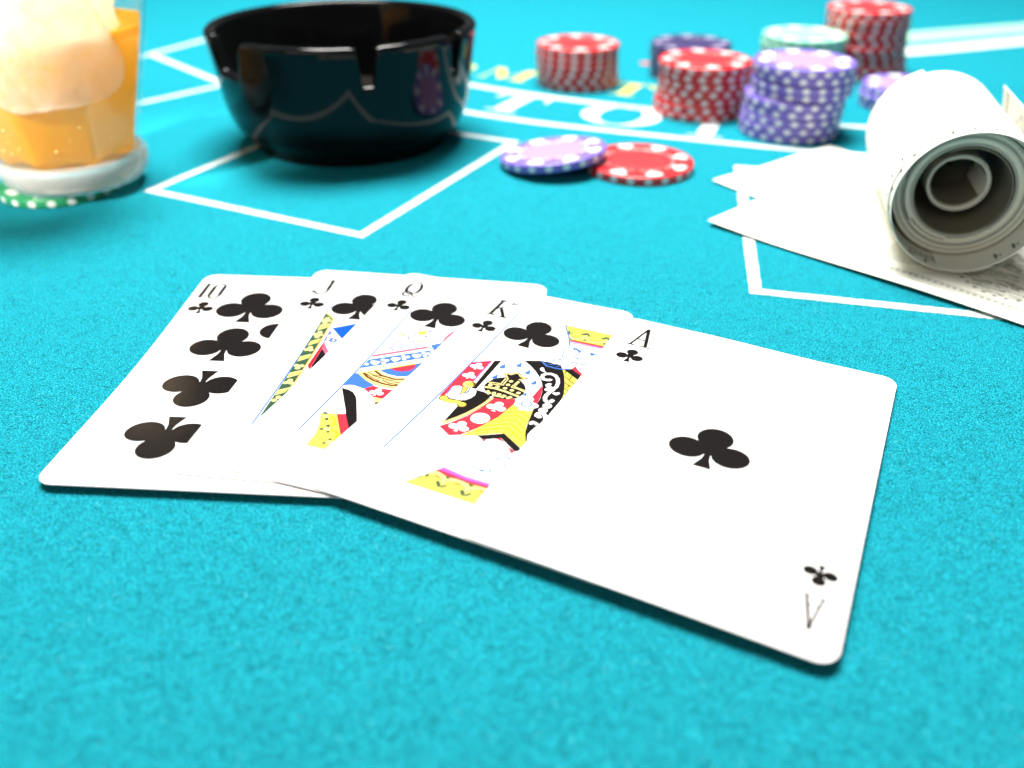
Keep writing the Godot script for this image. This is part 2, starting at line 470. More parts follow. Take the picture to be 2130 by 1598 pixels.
func art_king():
	fill("k", [20.29, 29.54, 22.23, 30.68, 24.24, 32.29, 26.03, 34.08, 27.24, 35.61, 28.01, 36.83, 28.7, 38.19, 29.35, 39.79, 29.98, 42.07, 30.33, 44.66, 30.5, 46.83, 30.86, 49.09, 31.35, 51.23, 31.94, 53.28, 32.48, 55.1, 33.19, 56.76, 34.47, 59.38, 35.16, 53.82, 36.45, 45.75, 35.08, 43.06, 34.5, 40.83, 33.89, 38.32, 33.11, 35.84, 31.78, 32.81, 30.7, 30.84, 29.62, 29.2, 28.61, 27.75, 24, 27.89])
	fill("k", [31.21, 50.14, 32.3, 54.66, 33.02, 56.57, 34.37, 59.31, 34.58, 57.85, 34.42, 53.83, 33.63, 51.33])
	fill("y", [29.66, 29.31, 30.21, 29.04, 35.16, 32.3, 36.24, 33.12, 35.67, 43.9, 34.52, 43.78, 34.28, 41.17, 33.9, 38.79, 32.53, 34.91, 30.87, 31.26])
	fill("y", [29.68, 29.28, 30.17, 29.15, 35.12, 32.3, 35.68, 33.15, 35.2, 34.59, 32.68, 35.4, 31.26, 31.99])
	line("o", 0.16, [31.24, 31.83, 35.11, 34.4])
	line("o", 0.16, [32.19, 34.09, 35.07, 35.86])
	line("o", 0.16, [33.06, 36.34, 35.01, 37.55])
	line("o", 0.16, [33.65, 38.2, 34.89, 38.78])
	line("o", 0.16, [34.1, 39.86, 34.93, 40.51])
	line("o", 0.16, [34.41, 41.79, 34.86, 42.26])
	line("o", 0.16, [32.62, 30.79, 32.77, 32.71])
	line("o", 0.16, [34.5, 32.25, 34.55, 33.94])
	line("o", 0.16, [30.76, 29.42, 30.81, 30.79])
	line("o", 0.16, [33.48, 34.45, 33.56, 35.86])
	fill("w", [24.94, 31.06, 25.03, 30.51, 25.51, 30.4, 25.96, 30.96, 26.34, 31.67, 27.06, 31.95, 26.54, 32.13, 25.79, 31.93, 25.26, 31.68])
	line("w", 0.75, [28.9, 34.07, 28.91, 34.56, 28.38, 34.82, 27.49, 34.87, 26.86, 34.18, 26.66, 33.28, 27.23, 32.5, 28.1, 32.09, 29.33, 32.37, 30.33, 33.51, 30.97, 34.92, 31.28, 36.48, 31.09, 37.53, 30.24, 37.33, 29.59, 37.29, 29.22, 36.74, 29.46, 36.26, 29.95, 36.22])
	line("w", 0.80, [31.18, 37.72, 30.87, 39.06, 30.65, 40.58, 30.81, 41.67, 31.29, 42.6, 31.99, 43.07, 32.56, 42.68, 32.72, 42.03, 32.19, 41.82])
	line("w", 0.70, [31.62, 39.06, 32.4, 39.39, 32.65, 38.87, 32.3, 38.57])
	dots("w", 0.62, [29.94, 38.44])
	dots("w", 1.00, [32.54, 44.39, 32.44, 46.34])
	line("w", 0.85, [33.07, 48.57, 32.7, 48.97, 32.06, 48.73, 31.96, 48.01, 32.47, 47.5, 33.34, 47.68, 34.11, 48.61, 34.51, 49.93, 34.36, 51.49, 34.04, 52.9, 33.8, 54.47, 33.77, 55.71, 34.39, 57.44])
	line("w", 0.70, [32.46, 52.19, 32.08, 51.7, 32.32, 51.24, 33.14, 51.44, 33.57, 51.87])
	fill("k", [29.83, 29.1, 31.43, 28.22, 35.53, 30.66, 35.44, 32.56])
	fill("r", [31.43, 28.22, 31.77, 26.78, 32.88, 28.06, 35.52, 29.94, 35.45, 30.7])
	fill("r", [9.91, 35.43, 13.71, 32.78, 13.96, 42.49, 12.88, 45.25, 10.85, 46.22, 11.15, 49.35, 11.11, 50.25, 10.18, 50.56])
	line("m", 0.25, [13.71, 32.78, 13.96, 42.49])
	line("m", 0.20, [9.89, 35.4, 13.69, 32.75])
	club("w", 11.80, 36.34, 3.10, false)
	club("w", 12.05, 40.54, 3.10, false)
	fill("k", [14.26, 32.52, 15.67, 31.78, 15.98, 44.86, 15.02, 44.92])
	fill("k", [16.15, 45.18, 18.26, 45.25, 20.2, 46.08, 19.89, 48.83, 19.25, 52.71, 17.92, 55.73, 15.9, 59.01, 15.67, 52.19, 12.19, 50.61, 15.36, 50.24, 16.58, 48.89, 16.57, 45.77])
	fill("w", [11.07, 48.8, 11.07, 47.22, 11.16, 45.77, 12.2, 45.23, 13.27, 45.56, 14.67, 45.09, 15.89, 45.3, 16.57, 45.77, 16.97, 47.15, 16.77, 48.41, 16.01, 49.84, 14.59, 50.42, 13.09, 50.47, 11.46, 49.79])
	line("b", 0.16, [11.41, 49.62, 12.11, 49.29])
	line("b", 0.16, [11.24, 48.52, 12.07, 48.42])
	line("b", 0.16, [11.11, 47.4, 11.94, 47.39])
	line("b", 0.16, [12.08, 45.53, 13.08, 47.05])
	line("b", 0.16, [12.98, 48.08, 13.76, 48.1, 14.41, 48.48])
	line("b", 0.16, [10.89, 46.1, 11.33, 49.46])
	line("b", 0.16, [14.72, 47.84, 15.08, 46.68, 14.63, 45.11])
	fill("b", [14.72, 47.44, 14.74, 46.05, 15.12, 46.96])
	fill("o", [12.79, 44.88, 14.2, 44.21, 14.64, 47.29, 13.85, 48.16])
	fill("y", [13.01, 44.88, 14.07, 44.57, 14.38, 47.02, 13.9, 47.84])
	dots("o", 1.50, [13.68, 43.85])
	dots("p", 1.32, [13.68, 43.85])
	dots("o", 0.85, [14.1, 43.59])
	dots("y", 0.80, [13.86, 43.77])
	line("o", 1.25, [11.46, 51.06, 12.53, 51.6, 15.01, 51.18, 16.19, 51.56])
	dots("o", 1.05, [11.46, 50.96, 16.23, 51.64])
	line("y", 0.95, [11.46, 51.06, 12.51, 51.57, 14.99, 51.15, 16.19, 51.56])
	dots("y", 0.80, [11.47, 50.99, 16.2, 51.59])
	fill("r", [20.9, 46.51, 25.74, 44.76, 25.84, 46.19, 25.46, 49.47, 25, 52.71, 24.06, 55.34, 23.03, 58.15, 21.98, 59.99, 21.03, 61.76, 19.38, 62.83, 15.9, 60.71, 17.33, 58.76, 19.25, 54.88, 20.38, 51.3])
	line("o", 0.90, [20.74, 46.74, 20.26, 49.49, 19.62, 51.86, 18.82, 54.08, 17.76, 56.39, 15.97, 59.41])
	line("p", 0.62, [20.74, 46.74, 20.26, 49.49, 19.62, 51.86, 18.82, 54.08, 17.76, 56.39, 15.99, 59.44])
	club("w", 23.20, 49.33, 4.20, false)
	club("w", 19.68, 59.18, 4.20, false)
	dots("w", 2.00, [22.05, 54.63])
	dots("q", 1.20, [22.05, 54.63])
	dots("w", 1.05, [22.05, 54.63])
	fill("y", [25.99, 46.74, 27.43, 46.88, 29.29, 47.43, 30.49, 46.85, 31.21, 50.14, 31.81, 53.36, 33.06, 56.55, 34.21, 58.57, 34.37, 60.74, 32.04, 59.43, 28.93, 57.5, 27.42, 58.23, 24.02, 60.66, 21.24, 61.94, 22.18, 60.36, 23.15, 58.38, 24.1, 55.42, 25.04, 52.79, 25.5, 49.55])
	line("d", 0.34, [25.91, 48.85, 27.58, 47.68, 28.47, 48.13])
	line("d", 0.34, [25.71, 50.67, 28.61, 48.67, 30.82, 50.02])
	line("d", 0.34, [25.33, 52.46, 28.53, 50.42, 31.47, 52.17])
	line("d", 0.34, [24.81, 54.59, 28.55, 52.1, 32.24, 54.3])
	line("d", 0.34, [23.93, 56.85, 28.65, 53.72, 33.25, 56.83])
	line("d", 0.34, [23.16, 59.04, 28.66, 55.35, 34.04, 58.65])
	line("d", 0.22, [22.16, 59.9, 22.44, 61.27])
	line("d", 0.22, [23.61, 58.83, 23.99, 60.19])
	line("d", 0.22, [25.34, 57.62, 25.6, 59.23])
	line("d", 0.22, [27.07, 56.41, 27.38, 58.15])
	line("d", 0.22, [28.7, 55.43, 28.89, 57.42])
	line("d", 0.22, [30.6, 56.42, 30.55, 58.12])
	line("d", 0.22, [32.37, 57.62, 32.22, 59.34])
	line("d", 0.22, [29.8, 47.8, 30.66, 48.2])
	line("R", 0.22, [25.82, 46.41, 25.46, 49.47, 25, 52.71, 24.06, 55.34, 23.03, 58.15, 21.98, 59.99, 21.03, 61.76])
	fill("k", [24.03, 60.69, 28.93, 57.5, 34.32, 60.85, 34.38, 61.44, 33.45, 62.15, 29.1, 59.19, 25.98, 61.24, 24.9, 60.65])
	fill("r", [25.98, 61.24, 26.72, 60.88, 26.48, 62.01])
	fill("r", [28.18, 59.85, 29.01, 59.23, 30.3, 60.17, 29.04, 59.95])
	fill("r", [31.55, 61.2, 33.45, 62.15, 33.11, 63.11])
	line("b", 0.27, [28.21, 69.65, 29.38, 70.26, 31.06, 70.28])
	line("b", 0.51, [30.14, 70.31, 30.94, 70.26])
	line("b", 0.34, [31.79, 69.27, 32.03, 70.15])
	line("b", 0.31, [30.84, 65.5, 32.43, 65.94])
	line("b", 0.31, [32.14, 64.7, 33.01, 64.54, 34.17, 64.76])
	line("b", 0.31, [33.21, 67.09, 33.78, 67.19, 33.9, 66.59])
	fill("b", [16.37, 34.4, 17.08, 32.51, 17.83, 34.47, 17.01, 35])
	fill("b", [19.47, 32.27, 20.14, 30.52, 20.93, 32.22, 20.29, 32.73])
	fill("b", [22.54, 34.25, 23.22, 32.4, 23.89, 34.3, 23.21, 34.68])
	fill("b", [25.66, 37.59, 26.29, 35.82, 26.92, 37.65, 26.15, 38.09])
	fill("b", [16.85, 38.99, 17.48, 37.31, 18.22, 39.07, 17.46, 39.68])
	fill("b", [26.01, 42.93, 26.37, 41.22, 27.06, 43.01, 26.34, 43.35])
	fill("k", [17.4, 43.86, 16.91, 42.64, 16.95, 41.16, 17.52, 39.66, 18.51, 38.44, 19.64, 37.77, 22.56, 37.24, 23.67, 37.94, 24.76, 38.88, 25.64, 40.15, 26.11, 42.06, 25.82, 43.6, 25.3, 44.66, 24.2, 45.54, 23.14, 45.98, 21.17, 46.41, 19.92, 45.97, 18.41, 45.04])
	fill("k", [18.69, 36.22, 19.43, 36.24, 20.34, 36.19, 21.34, 34.95, 22.51, 36.02, 24.03, 36.16, 22.64, 37.69, 20.63, 38.17])
	line("o", 0.50, [18.74, 36.2, 20.32, 38.07])
	line("o", 0.50, [18.72, 36.16, 20.2, 36.18, 20.85, 35.31, 21.43, 34.86, 22.51, 36.02, 23.96, 36.17, 22.67, 37.61])
	line("p", 0.28, [18.83, 36.23, 20.32, 38.07])
	line("p", 0.28, [18.92, 36.24, 20.24, 36.26, 20.89, 35.39, 21.48, 35.01, 22.48, 36.09, 23.71, 36.19, 22.69, 37.52])
	line("p", 0.30, [16.97, 41.2, 18.38, 40.84, 19.91, 40.6, 19.84, 38.05])
	line("p", 0.30, [17.5, 41.59, 19.04, 41.38, 20.52, 40.91, 20.4, 37.98])
	line("p", 0.30, [22.84, 37.97, 22.54, 40.91, 24.34, 41.01, 25.99, 41.52])
	line("p", 0.30, [23.15, 38.07, 23.03, 40.43, 24.46, 40.71, 25.83, 40.89])
	line("p", 0.62, [17.28, 43.31, 19.39, 42.86, 22.08, 43.04, 24.21, 43.44, 25.66, 43.68])
	dots("p", 0.50, [18.05, 42.15, 19.75, 42.01, 21.52, 41.88, 23.21, 42.03, 24.92, 42.39, 21.48, 40.33, 21.44, 38.76])
	line("p", 0.80, [18.36, 44.4, 19.53, 45.45])
	line("p", 0.80, [19.98, 44.29, 20.87, 45.86])
	line("p", 0.80, [21.39, 44.27, 21.61, 45.74])
	line("p", 0.80, [22.79, 44.36, 22.4, 45.66])
	line("p", 0.80, [24.34, 44.38, 23.51, 45.45])
	fill("r", [28.29, 37.55, 28.97, 38.79, 29.78, 41.47, 30.33, 44.66, 29.17, 44.3, 28.26, 43.13])
	dots("w", 0.95, [26.48, 45.02, 26.76, 43.73, 28.12, 43.66, 30.06, 45.58, 29.56, 47.06, 28.21, 47.37, 26.85, 46.33])
	dots("w", 1.60, [28.28, 45.64])
	dots("b", 1.15, [28.35, 45.66])
	dots("w", 0.85, [28.35, 45.66])
	fill("y", [19.28, 79.49, 22.58, 74.2, 27.51, 73.97, 34.1, 74.44, 34.07, 79.56])
	fill("r", [22.54, 74.13, 23.06, 73.43, 29.42, 73.93, 34.22, 73.7, 34.34, 74.58, 29.34, 74.83, 25.24, 74.62])
	fill("m", [23.06, 73.43, 23.52, 72.49, 28.87, 73.32, 34.31, 73.22, 34.2, 73.88, 29.53, 74.14])
	line("b", 0.20, [23.52, 72.49, 28.85, 73.29, 34.09, 73.21])
	fill("g", [20.54, 77.46, 21.3, 76.21, 21.33, 76.85, 20.92, 77.52])
	fill("g", [21.69, 75.97, 22.03, 75.27, 22.51, 76.05, 21.88, 76.59])
	fill("g", [25.13, 74.41, 26.51, 74.63, 25.93, 75.43])
	fill("g", [30.04, 74.67, 31.51, 74.91, 30.89, 75.63])
	fill("g", [24.36, 76.79, 24.89, 76.42, 25.87, 77.45, 25.6, 78.26])
	fill("g", [26.38, 77.03, 27.16, 76.83, 26.35, 77.99, 25.75, 77.93])
	fill("g", [29.58, 77.24, 30.23, 76.8, 31.13, 77.95, 30.66, 78.51])
	fill("g", [31.56, 77.09, 32.27, 77.08, 31.43, 78.31, 30.98, 78.28])
	line("o", 0.25, [23.39, 75.42, 24.61, 75.54])
	line("o", 0.25, [27.72, 75.79, 29.09, 75.82])
	line("o", 0.25, [32.77, 75.83, 33.95, 75.77])
	line("p", 0.65, [22.35, 75.21, 23.28, 74.41, 24.66, 74.81, 25.56, 75.78, 25.83, 76.87])
	line("p", 0.65, [26.04, 75.64, 27.35, 74.92, 29.24, 75.06, 30.45, 75.85, 30.92, 77.14])
	line("p", 0.65, [31.07, 75.97, 32.39, 75.09, 33.91, 75.04])
	fill("y", [22.63, 10.55, 38.34, 9.89, 38.55, 15.24, 26.25, 16.31])
	fill("R", [26.15, 16.24, 38.58, 15.34, 38.53, 15.82, 26.45, 16.79])
	fill("q", [26.43, 16.75, 38.51, 15.76, 38.42, 16.43, 26.67, 17.18])
	line("v", 0.30, [26.67, 17.6, 35.3, 16.7, 38.29, 16.38])
	line("R", 0.12, [22.63, 10.55, 38.34, 9.89])
	line("b", 0.32, [22.54, 10.47, 26.18, 16.69, 26.97, 18.59])
	fill("g", [24.09, 12.34, 24.9, 12.88, 25.26, 14.47, 24.74, 13.91])
	fill("g", [25.02, 13.18, 25.86, 13.23, 25.44, 13.91])
	fill("g", [27.41, 13.05, 28.24, 11.93, 28.92, 11.59, 29.6, 12.44, 30.14, 12.64, 29.65, 13.16, 29.04, 12.48, 28.36, 13.1])
	fill("g", [32.44, 12.68, 33.28, 11.56, 33.99, 11.32, 34.64, 12.18, 35.21, 12.49, 34.67, 12.87, 33.96, 12.17, 33.2, 12.89])
	fill("g", [28.78, 15.46, 29.2, 14.63, 30.23, 15.21])
	fill("g", [33.59, 14.95, 34.01, 14.12, 35.06, 14.99])
	fill("g", [25.7, 15.53, 26.55, 16.05, 26.08, 16.16])
	line("o", 0.20, [25.9, 14.74, 27.11, 14.61, 28.13, 13.98])
	line("o", 0.20, [30.14, 14.4, 31.84, 14.38, 32.95, 13.71])
	line("p", 0.42, [25.38, 14.76, 26.31, 15.47, 27.59, 15.21, 28.56, 14.48, 28.69, 13.36])
	line("p", 0.42, [28.98, 13.45, 29.89, 14.64, 31.18, 15.04, 32.48, 14.87, 33.52, 14.02, 33.7, 13])
	line("p", 0.42, [33.79, 12.95, 34.62, 13.94, 35.55, 14.64])
	line("b", 0.18, [27.05, 18.67, 28.42, 18.11, 29.6, 18.22, 30.5, 18.92, 30.37, 20.99, 30.11, 23.11, 31.21, 23.9])
	line("b", 0.19, [27.39, 19.75, 29.05, 19.39])
	line("b", 0.18, [32.39, 18.45, 33.21, 17.94, 35.26, 18.07])
	line("b", 0.30, [30.88, 23.62, 31.25, 22.9, 32.08, 23.04])
	line("b", 0.18, [32.08, 23.04, 32.97, 23.05, 33.08, 22.35])
	line("b", 0.22, [28.21, 24.03, 28.91, 24.79, 29.77, 24.7, 30.56, 24.21])
	line("b", 0.33, [29.95, 25.7, 30.82, 25.39, 32, 25.59, 32.64, 25.28, 33.63, 25.56])
	line("b", 0.28, [32.3, 24.14, 33.48, 24.34, 34.33, 24.58, 35.05, 24.45])
	line("b", 0.20, [26.97, 18.59, 27.2, 19.84, 26.85, 20.91, 26.94, 22.21, 27.51, 24.37, 27.58, 25.86])
	line("b", 0.38, [24.04, 28, 24.72, 28.54, 25.92, 29.48, 26.99, 29.39, 28.13, 29.49, 29.34, 29.23, 31, 28.5])
	line("b", 0.15, [25.56, 28.68, 27.15, 28.24, 28.13, 26.9])
	line("b", 0.15, [27.86, 28.87, 28.99, 27.36, 29.81, 25.88])
	line("b", 0.15, [25.26, 25.67, 26.14, 25.9, 26.5, 27.25, 25.66, 27.87, 24.79, 27.42])
	line("b", 0.20, [26.36, 25.36, 26.99, 26.58])
	line("b", 0.20, [26.99, 25.27, 27.66, 26.04])
	line("b", 0.12, [32.56, 26.72, 33.59, 27.93, 34.88, 29])
	line("b", 0.12, [33.58, 27.09, 35.12, 28.25])
	line("b", 0.12, [30.19, 27.86, 30.27, 26.74])
	fill("b", [28.07, 19.76, 29.15, 19.35, 30.33, 19.9, 30.24, 20.95, 29.36, 20.14, 28.62, 20.28])
	fill("b", [32.75, 20.51, 32.69, 19.65, 33.54, 19.69, 35.09, 19.39, 35.17, 19.9, 34, 20.02, 33.51, 21.04])

func art_queen():
	fill("q", [10.15, 40.02, 20.54, 32.31, 21.07, 33.03, 10.23, 40.99])
	fill("b", [10.25, 42.11, 21.76, 33.81, 22.64, 34.89, 22.54, 36.82, 10.09, 46.14])
	dots("w", 0.50, [10.71, 44.07, 13.29, 41.18, 14.32, 41.07, 14.04, 42.28, 17.06, 38.23, 18.18, 38.14, 17.77, 39.29, 20.9, 35.42, 22, 35.29, 21.69, 36.41])
	fill("w", [11.2, 43.28, 10.88, 42.39, 11.75, 42.09, 13.14, 41.98, 13.09, 43.11, 12.43, 43.96])
	fill("w", [14.76, 40.29, 14.93, 39.35, 16.55, 39.03, 17, 39.25, 16.65, 40.38, 16.1, 41.07])
	fill("w", [18.78, 37.38, 18.79, 36.49, 20.49, 36.02, 20.86, 36.4, 20.73, 37.45, 20.05, 38.06])
	line("y", 0.30, [10.23, 47.31, 22.08, 38.35])
	fill("b", [14.65, 45.4, 22.29, 39.4, 23.1, 40.61, 21.87, 45.17, 21.43, 45.92, 19.46, 46.49, 17.13, 46.35, 15.7, 45.88])
	fill("r", [16.25, 43.74, 21.32, 40.24, 21.66, 41.85, 21.23, 43.22, 19.87, 44.3, 18.12, 44.55, 16.8, 44.04])
	line("v", 0.20, [16.35, 43.95, 18.14, 44.59, 19.89, 44.34, 21.25, 43.26, 21.68, 41.89, 21.34, 40.28])
	fill("b", [10.09, 48.32, 11, 48.25, 12.86, 49.75, 14.7, 50.76, 16.38, 51.45, 14.92, 53.46, 13.19, 52.91, 11.4, 53.03, 10.08, 53.77, 10.01, 51.69])
	fill("p", [10.77, 48.09, 14.25, 45.41, 16.45, 46.59, 18.81, 47.07, 21.85, 46.25, 21.79, 47.81, 21.66, 49.72, 21.69, 50.86, 19.22, 51.38, 16.5, 51.18, 13.73, 50.15])
	line("y", 0.35, [10.71, 48.23, 21.16, 40.17])
	line("y", 0.25, [11.05, 48.35, 13.75, 50.19, 16.52, 51.22, 19.24, 51.42, 21.56, 50.86])
	line("n", 0.45, [11.75, 47.63, 13.33, 48.87, 15.41, 49.8, 18.03, 50.3, 20.4, 50.35, 21.61, 49.62])
	line("n", 0.45, [13.72, 45.97, 16.02, 47.33, 17.73, 47.57, 19.43, 47.81, 21.8, 46.98])
	line("n", 0.26, [14.2, 47.97, 15.92, 48.2, 18.45, 48.5, 19.82, 48.61])
	line("n", 0.26, [17.1, 48.98, 19.04, 49.71, 21.23, 49.64])
	line("n", 0.26, [20.07, 49.12, 21.71, 48.19])
	line("n", 0.22, [12.5, 47, 14.05, 47.66, 16.17, 47.64])
	line("n", 0.22, [12.14, 47.61, 14.34, 48.76, 16.63, 49.61])
	fill("r", [14.92, 53.46, 16.26, 51.73, 18.46, 52.22, 21.07, 52, 20.83, 55.68, 18.12, 55.63])
	club("w", 18.21, 53.91, 3.20, false)
	fill("p", [18.15, 55.68, 20.83, 55.68, 20.64, 57.07, 20.03, 58.37])
	line("R", 0.30, [18.12, 55.63, 20.71, 55.68])
	fill("n", [19.64, 57.86, 20.6, 56.86, 20.49, 58.04, 20.08, 58.35])
	fill("v", [15.34, 25.88, 15.73, 25.48, 16.22, 26.24, 15.67, 26.3])
	fill("v", [17.75, 25.84, 18.66, 25.66, 18.84, 26.39, 18.12, 26.37])
	fill("v", [15.29, 28.43, 15.49, 28.09, 16.11, 28.67, 15.9, 29])
	fill("v", [17.79, 28.47, 18.12, 27.96, 18.81, 28.25, 18.48, 28.76])
	dots("d", 1.00, [16.91, 27.14])
	dots("p", 0.60, [16.91, 27.14])
	line("y", 0.30, [14.7, 27.31, 18.85, 27.05])
	line("y", 0.30, [16.36, 28.45, 17.4, 25.7])
	fill("y", [11.67, 28.76, 11.91, 28.36, 14.5, 30.41, 13.1, 29.98])
	line("d", 0.35, [16.16, 31.08, 17.66, 31, 19.18, 30.65])
	line("y", 0.20, [15.09, 30.6, 16.08, 29.07])
	line("v", 0.15, [14.32, 31.38, 14.55, 30.65, 15.07, 30.86, 14.27, 29.44])
	line("v", 0.15, [15.81, 31.25, 16.61, 31.76, 18.23, 33.63])
	line("v", 0.15, [12.92, 32, 13.59, 32.81, 14.48, 33.79])
	line("v", 0.15, [12.34, 32.86, 12.94, 33.81, 13.85, 34.53])
	line("v", 0.15, [12.28, 35.33, 13.01, 35.97, 13.69, 36.37])
	line("v", 0.15, [12.16, 34.08, 12.89, 34.86, 13.57, 35.39])
	line("v", 0.15, [14.47, 31.99, 15.11, 33.05])
	line("v", 0.15, [15.3, 32.86, 15.8, 33.33])
	line("v", 0.15, [11.93, 35.2, 13.96, 36.79])
	line("y", 0.25, [11.94, 37.49, 11.98, 36.72, 12.67, 36.98])
	fill("b", [21.07, 31.62, 23.1, 29.75, 23.36, 29.39, 22.86, 33.67])
	fill("q", [23, 29.52, 22.81, 27.77, 23.01, 25.59, 23.99, 22.86, 23.92, 25.41, 23.51, 27.78, 23.29, 29.55])
	fill("b", [9.95, 51.59, 10.23, 53.41, 12.08, 52.93, 14.72, 53.48, 16.14, 51.51, 13.64, 50.3])
	fill("k", [10.27, 54.79, 12.02, 54.99, 13.36, 55.54, 14.71, 56.86, 15.58, 58.14, 19.79, 65.8, 19.52, 68.66, 16.06, 63.7, 15.46, 62.6])
	fill("r", [14.33, 64.31, 16.02, 63.62, 19.54, 68.65, 19.27, 71.45])
	line("R", 0.30, [14.37, 64.33, 19.23, 71.38])
	fill("y", [10.91, 64.94, 14.33, 64.31, 19.27, 71.45, 18.62, 76.3, 14.15, 76.12, 13.9, 72.2, 12.76, 68.53])
	fill("g", [11.3, 64.43, 12.33, 64.45, 12.5, 64.95, 11.58, 65.12])
	fill("g", [11.63, 65.99, 12, 66.05, 12.12, 66.65])
	fill("g", [12.73, 66.53, 13.39, 66.12, 13.77, 66.9, 13.31, 67.16])
	fill("g", [14.3, 68.71, 14.87, 68.15, 15.32, 69.15, 14.87, 69.31])
	fill("g", [13.52, 70.41, 14.03, 69.78, 14.61, 70.02, 14.39, 70.6])
	fill("g", [15.4, 70.63, 16.04, 70.23, 16.3, 70.88, 15.84, 71.04])
	fill("g", [17.15, 72.96, 17.53, 72.49, 18.12, 73.05, 17.53, 73.25])
	fill("g", [16.72, 74.64, 16.92, 74.06, 17.53, 74.19, 17.31, 74.74])
	fill("g", [18.12, 74.48, 18.71, 74.11, 18.75, 74.85])
	dots("p", 0.60, [12.47, 65.79, 15.16, 69.74, 17.94, 73.79])
	line("d", 0.40, [13.77, 65.8, 14.59, 65.88, 15.37, 66.89, 15.77, 68.19, 15.38, 68.87])
	line("d", 0.40, [16.06, 69.87, 17.22, 70, 18.15, 70.89, 18.52, 72.14, 18.29, 73.07])

func art_jack():
	fill("g", [9.61, 21.98, 12.34, 24.65, 12.77, 57.38, 13.18, 64.55, 10.37, 67.3])
	line("y", 0.40, [9.61, 21.98, 12.37, 24.58])
	line("p", 0.62, [12.48, 24.8, 12.78, 54.02, 12.95, 60.35])
	line("o", 0.20, [12.19, 25.01, 12.55, 54.05])
	dots("p", 0.62, [10.77, 24.71, 10.32, 25.78, 11.5, 25.61, 10.77, 26.61, 11.09, 31.26, 10.41, 32.32, 11.61, 32.31, 11.02, 33.36, 11.07, 38.25, 10.5, 39.26, 11.59, 39.26, 10.6, 46.28, 11.81, 46.26, 11.21, 47.3, 11.42, 52.49, 10.8, 53.59, 12.05, 53.55, 11.4, 59.49, 10.96, 60.77])
	fill("p", [10.03, 27.81, 12.17, 26.85, 12.2, 28.82, 10.17, 30.58])
	line("d", 0.20, [10.08, 28.81, 12.18, 27.56])
	line("d", 0.20, [10.12, 29.7, 12.19, 28.19])
	fill("p", [10.14, 35.55, 12.29, 33.82, 12.13, 35.9, 10.17, 37.59])
	line("d", 0.20, [10.15, 36.29, 12.23, 34.57])
	line("d", 0.20, [10.16, 36.94, 12.18, 35.24])
	fill("p", [10.03, 42.41, 12.31, 40.86, 12.28, 42.7, 10.18, 44.67])
	line("d", 0.20, [10.08, 43.23, 12.3, 41.53])
	line("d", 0.20, [10.13, 43.95, 12.29, 42.12])
	fill("p", [10.14, 49.47, 12.5, 47.96, 12.44, 50.03, 10.29, 51.79])
	line("d", 0.20, [10.2, 50.31, 12.48, 48.71])
	line("d", 0.20, [10.24, 51.05, 12.46, 49.37])
	fill("p", [10.29, 56.62, 12.57, 55.18, 12.03, 57.48, 10.41, 58.95])
	line("d", 0.20, [10.34, 57.46, 12.38, 56.01])
	line("d", 0.20, [10.38, 58.21, 12.2, 56.75])
	fill("R", [13.36, 35.25, 15.78, 39.29, 15.53, 40.56, 14.25, 47.41, 13.41, 46.63, 13.09, 45.47])
	fill("q", [13.46, 35.56, 15.8, 39.44, 15.55, 40.62, 14.31, 47.11, 13.95, 46.56, 13.85, 38.01])
	fill("k", [14, 38.46, 15.66, 40.85, 14.47, 46.63, 14.08, 46.09])
	fill("B", [13.46, 28.97, 18.74, 26.02, 17.33, 33.59])
	fill("b", [14.44, 33.36, 16.4, 33.88, 16.15, 35.49, 14.36, 34.95])
	dots("w", 0.40, [15.38, 34.43])
	fill("b", [13.22, 30.63, 13.85, 30.71, 13.96, 32.14, 13.34, 32.07])
	line("v", 0.13, [13.34, 25.02, 13.34, 34.94])
	line("v", 0.13, [13.6, 35.22, 16.02, 38.48])
	line("v", 0.13, [14.77, 30.9, 15.23, 36.57])
	line("v", 0.13, [13.56, 33, 13.6, 35.22])
	fill("v", [13.62, 48.39, 14.2, 47.27, 14.16, 48.08])


